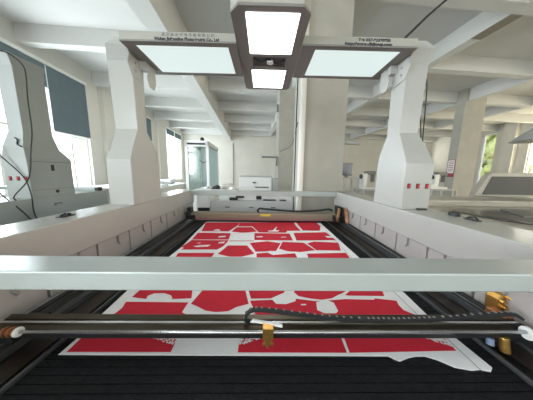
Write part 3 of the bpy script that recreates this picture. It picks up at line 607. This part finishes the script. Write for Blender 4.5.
# ------------------------------------------------------------------ machine on the right with raised lid
rm = thing('hooded_machine', (3.0, 1.7, 0), 'beige machine at the right edge with a raised grey lid and a dark curved basin', 'machine')
top_poly = [(1.56,.5), (1.60,2.62), (5.2,2.75), (5.2,.5)]
mk('machine_body', prism(B(), top_poly, .1, 1.13), M['cream'], rm, bevel=.01)
def arc(cx, cy, rx, ry, a0, a1, n=14): return [(cx+rx*math.cos(a0+(a1-a0)*k/n), cy+ry*math.sin(a0+(a1-a0)*k/n)) for k in range(n+1)]
basin = arc(2.55, 1.62, .62, .42, PI*1.0, PI*1.5) + [(4.9,1.20), (4.9,2.05)] + arc(2.35, 1.85, .42, .2, PI*.5, PI*1.0)
mk('curved_basin', prism(B(), basin, 1.13, 1.142), M['darkglass'], rm, bevel=.004)
mk('basin_plate', prism(B(), [(2.3,1.62),(4.8,1.62),(4.8,1.95),(2.5,1.95)], 1.142, 1.15), M['grey'], rm, bevel=.003)
mk('rear_ledge', prism(B(), [(1.62,2.20), (1.62,2.62), (5.1,2.74), (5.1,2.20)], 1.13, 1.20), M['cream'], rm, bevel=.01)
lid = [(2.93,1.215), (3.08,1.50), (3.13,1.535), (5.1,1.56), (5.1,1.215)]
ld = mk('raised_lid', rings(B(), [[(x, 2.60, z) for x, z in lid], [(x, 2.68, z) for x, z in lid]]), M['body'], rm, bevel=.008)
mk('lid_screen', rings(B(), [[(x, 2.592, z) for x, z in ((3.03,1.235), (3.13,1.485), (5.05,1.50), (5.05,1.235))], [(x, 2.60, z) for x, z in ((3.03,1.235), (3.13,1.485), (5.05,1.50), (5.05,1.235))]]), M['screen'], ld)
bm = B(); nx, ny = 24, 10; V = []
for i in range(nx+1):
    V.append([bm.verts.new((1.64+3.3*i/nx, .7+1.75*j/ny, 1.175+.012*math.sin(i*1.3+j*.7)+.01*math.sin(j*1.9+i*.4)+(.03 if j > 8 else 0))) for j in range(ny+1)])
for i in range(nx):
    for j in range(ny): bm.faces.new([V[i][j], V[i+1][j], V[i+1][j+1], V[i][j+1]])
bmesh.ops.recalc_face_normals(bm, faces=bm.faces)
o = mk('plastic_film', bm, M['film'], shade=True); props(o, 'clear plastic film lying loosely over the beige machine at the right', 'plastic film')
pn = thing('pendant_lamp', (4.95, 3.5, 2.15), 'grey cone pendant lamp at the right edge of the photo', 'lamp')
mk('lamp_shade', cyl(B(), (4.98,3.5,2.13), (4.98,3.5,2.42), .37, .06, 28), M['desk'], pn)
mk('lamp_cord', cyl(B(), (4.98,3.5,2.42), (4.98,3.5,4.6), .01, n=6), M['rubber'], pn)

# cables on the right
o = mk('power_cable', tube(B(), [(1.06,1.62,2.52), (1.2,1.6,2.66), (2.1,1.6,3.45), (3.0,2.0,4.25)], .009, 6), M['rubber'], shade=True); props(o, 'black power cable rising from the right canopy wing to the ceiling', 'cable')
for dx, lab in ((0, 'black cable hanging straight down behind the right lamp post, left one'), (.05, 'black cable hanging straight down behind the right lamp post, right one')):
    o = mk('power_cable', tube(B(), smooth([(1.27,1.84+dx,2.45), (1.42+dx*.6,1.92,2.47), (1.50+dx*.9,1.95,2.37), (1.52+dx*.9,1.95,2.1), (1.565+dx*.3,1.95,1.8), (1.58+dx*.9,1.95,1.6), (1.62+dx,1.95,1.16)]), .0055, 6), M['rubber'], shade=True); props(o, lab, 'cable')

# ================================================================== LIGHT
def area(name, u, v, z, su, sz, rot, power, col):
    l = bpy.data.lights.new(name, 'AREA'); l.shape = 'RECTANGLE'; l.size = su; l.size_y = sz; l.energy = power; l.color = col
    o = bpy.data.objects.new(name, l); C.objects.link(o)
    o.matrix_world = BM @ Matrix.Translation((u, v, z)) @ rot
    return o
RL = Matrix.Rotation(PI/2, 4, 'Z') @ Matrix.Rotation(-PI/2, 4, 'X') @ Matrix.Rotation(PI, 4, 'X')
def aim(d): return d.to_track_quat('-Z', 'Z').to_matrix().to_4x4()
KL, KR, KFILL = 48., 44., 9.            # watts per square metre of window; the last is for the added fill windows
for a, b in LW: area('window_daylight', UL-.45, (a+b)/2, (SILL+WTOP)/2, b-a+.2, WTOP-SILL+.2, aim(Vector((1,0,0))), KL*(b-a)*(WTOP-SILL), (.86,.94,1))
for a, b in RW[:5]: area('window_daylight', UR+.45, (a+b)/2, 2.55, b-a+.2, 3.4, aim(Vector((-1,0,0))), KR*(b-a)*3.25, (1,.85,.60))
for a, b in FILLW: area('window_daylight', (a+b)/2, VB-.45, 2.5, b-a+.2, WTOP-SILL+.2, aim(Vector((0,1,0))), KFILL*(b-a)*(WTOP-SILL), (1,.96,.88))  # added fill light from behind the camera
area('window_daylight', 14.55, VF+.45, 3.25, 1.4, 2.0, aim(Vector((0,-1,0))), 70, (1,.93,.80))
w = bpy.data.worlds.new('sky'); bpy.context.scene.world = w; w.use_nodes = True
bg = w.node_tree.nodes['Background']; bg.inputs[0].default_value = (.85,.93,1,1); bg.inputs[1].default_value = 2.2

# ================================================================== CAMERA
cam = bpy.data.cameras.new('camera'); co = bpy.data.objects.new('camera', cam); C.objects.link(co)
cam.sensor_width = 36; cam.lens = 192/533*36; cam.clip_start = .02; cam.clip_end = 200
yw, pt_, rl = math.radians(1.0), math.radians(8.3), math.radians(.85)
fw = Vector((math.sin(yw)*math.cos(pt_), math.cos(yw)*math.cos(pt_), -math.sin(pt_)))
rt = Vector((math.cos(yw), -math.sin(yw), 0)); up = rt.cross(fw)
R2 = rt*math.cos(rl)+up*math.sin(rl); U2 = up*math.cos(rl)-rt*math.sin(rl)
mw = Matrix.Identity(4)
for i in range(3): mw[i][0], mw[i][1], mw[i][2] = R2[i], U2[i], -fw[i]
mw.translation = Vector((0, 0, 1.5)); co.matrix_world = mw
sc = bpy.context.scene; sc.camera = co
sc.view_settings.view_transform = 'Standard'; sc.view_settings.look = 'None'; sc.view_settings.gamma = 1
sc.view_settings.use_curve_mapping = False; sc.view_settings.exposure = .3
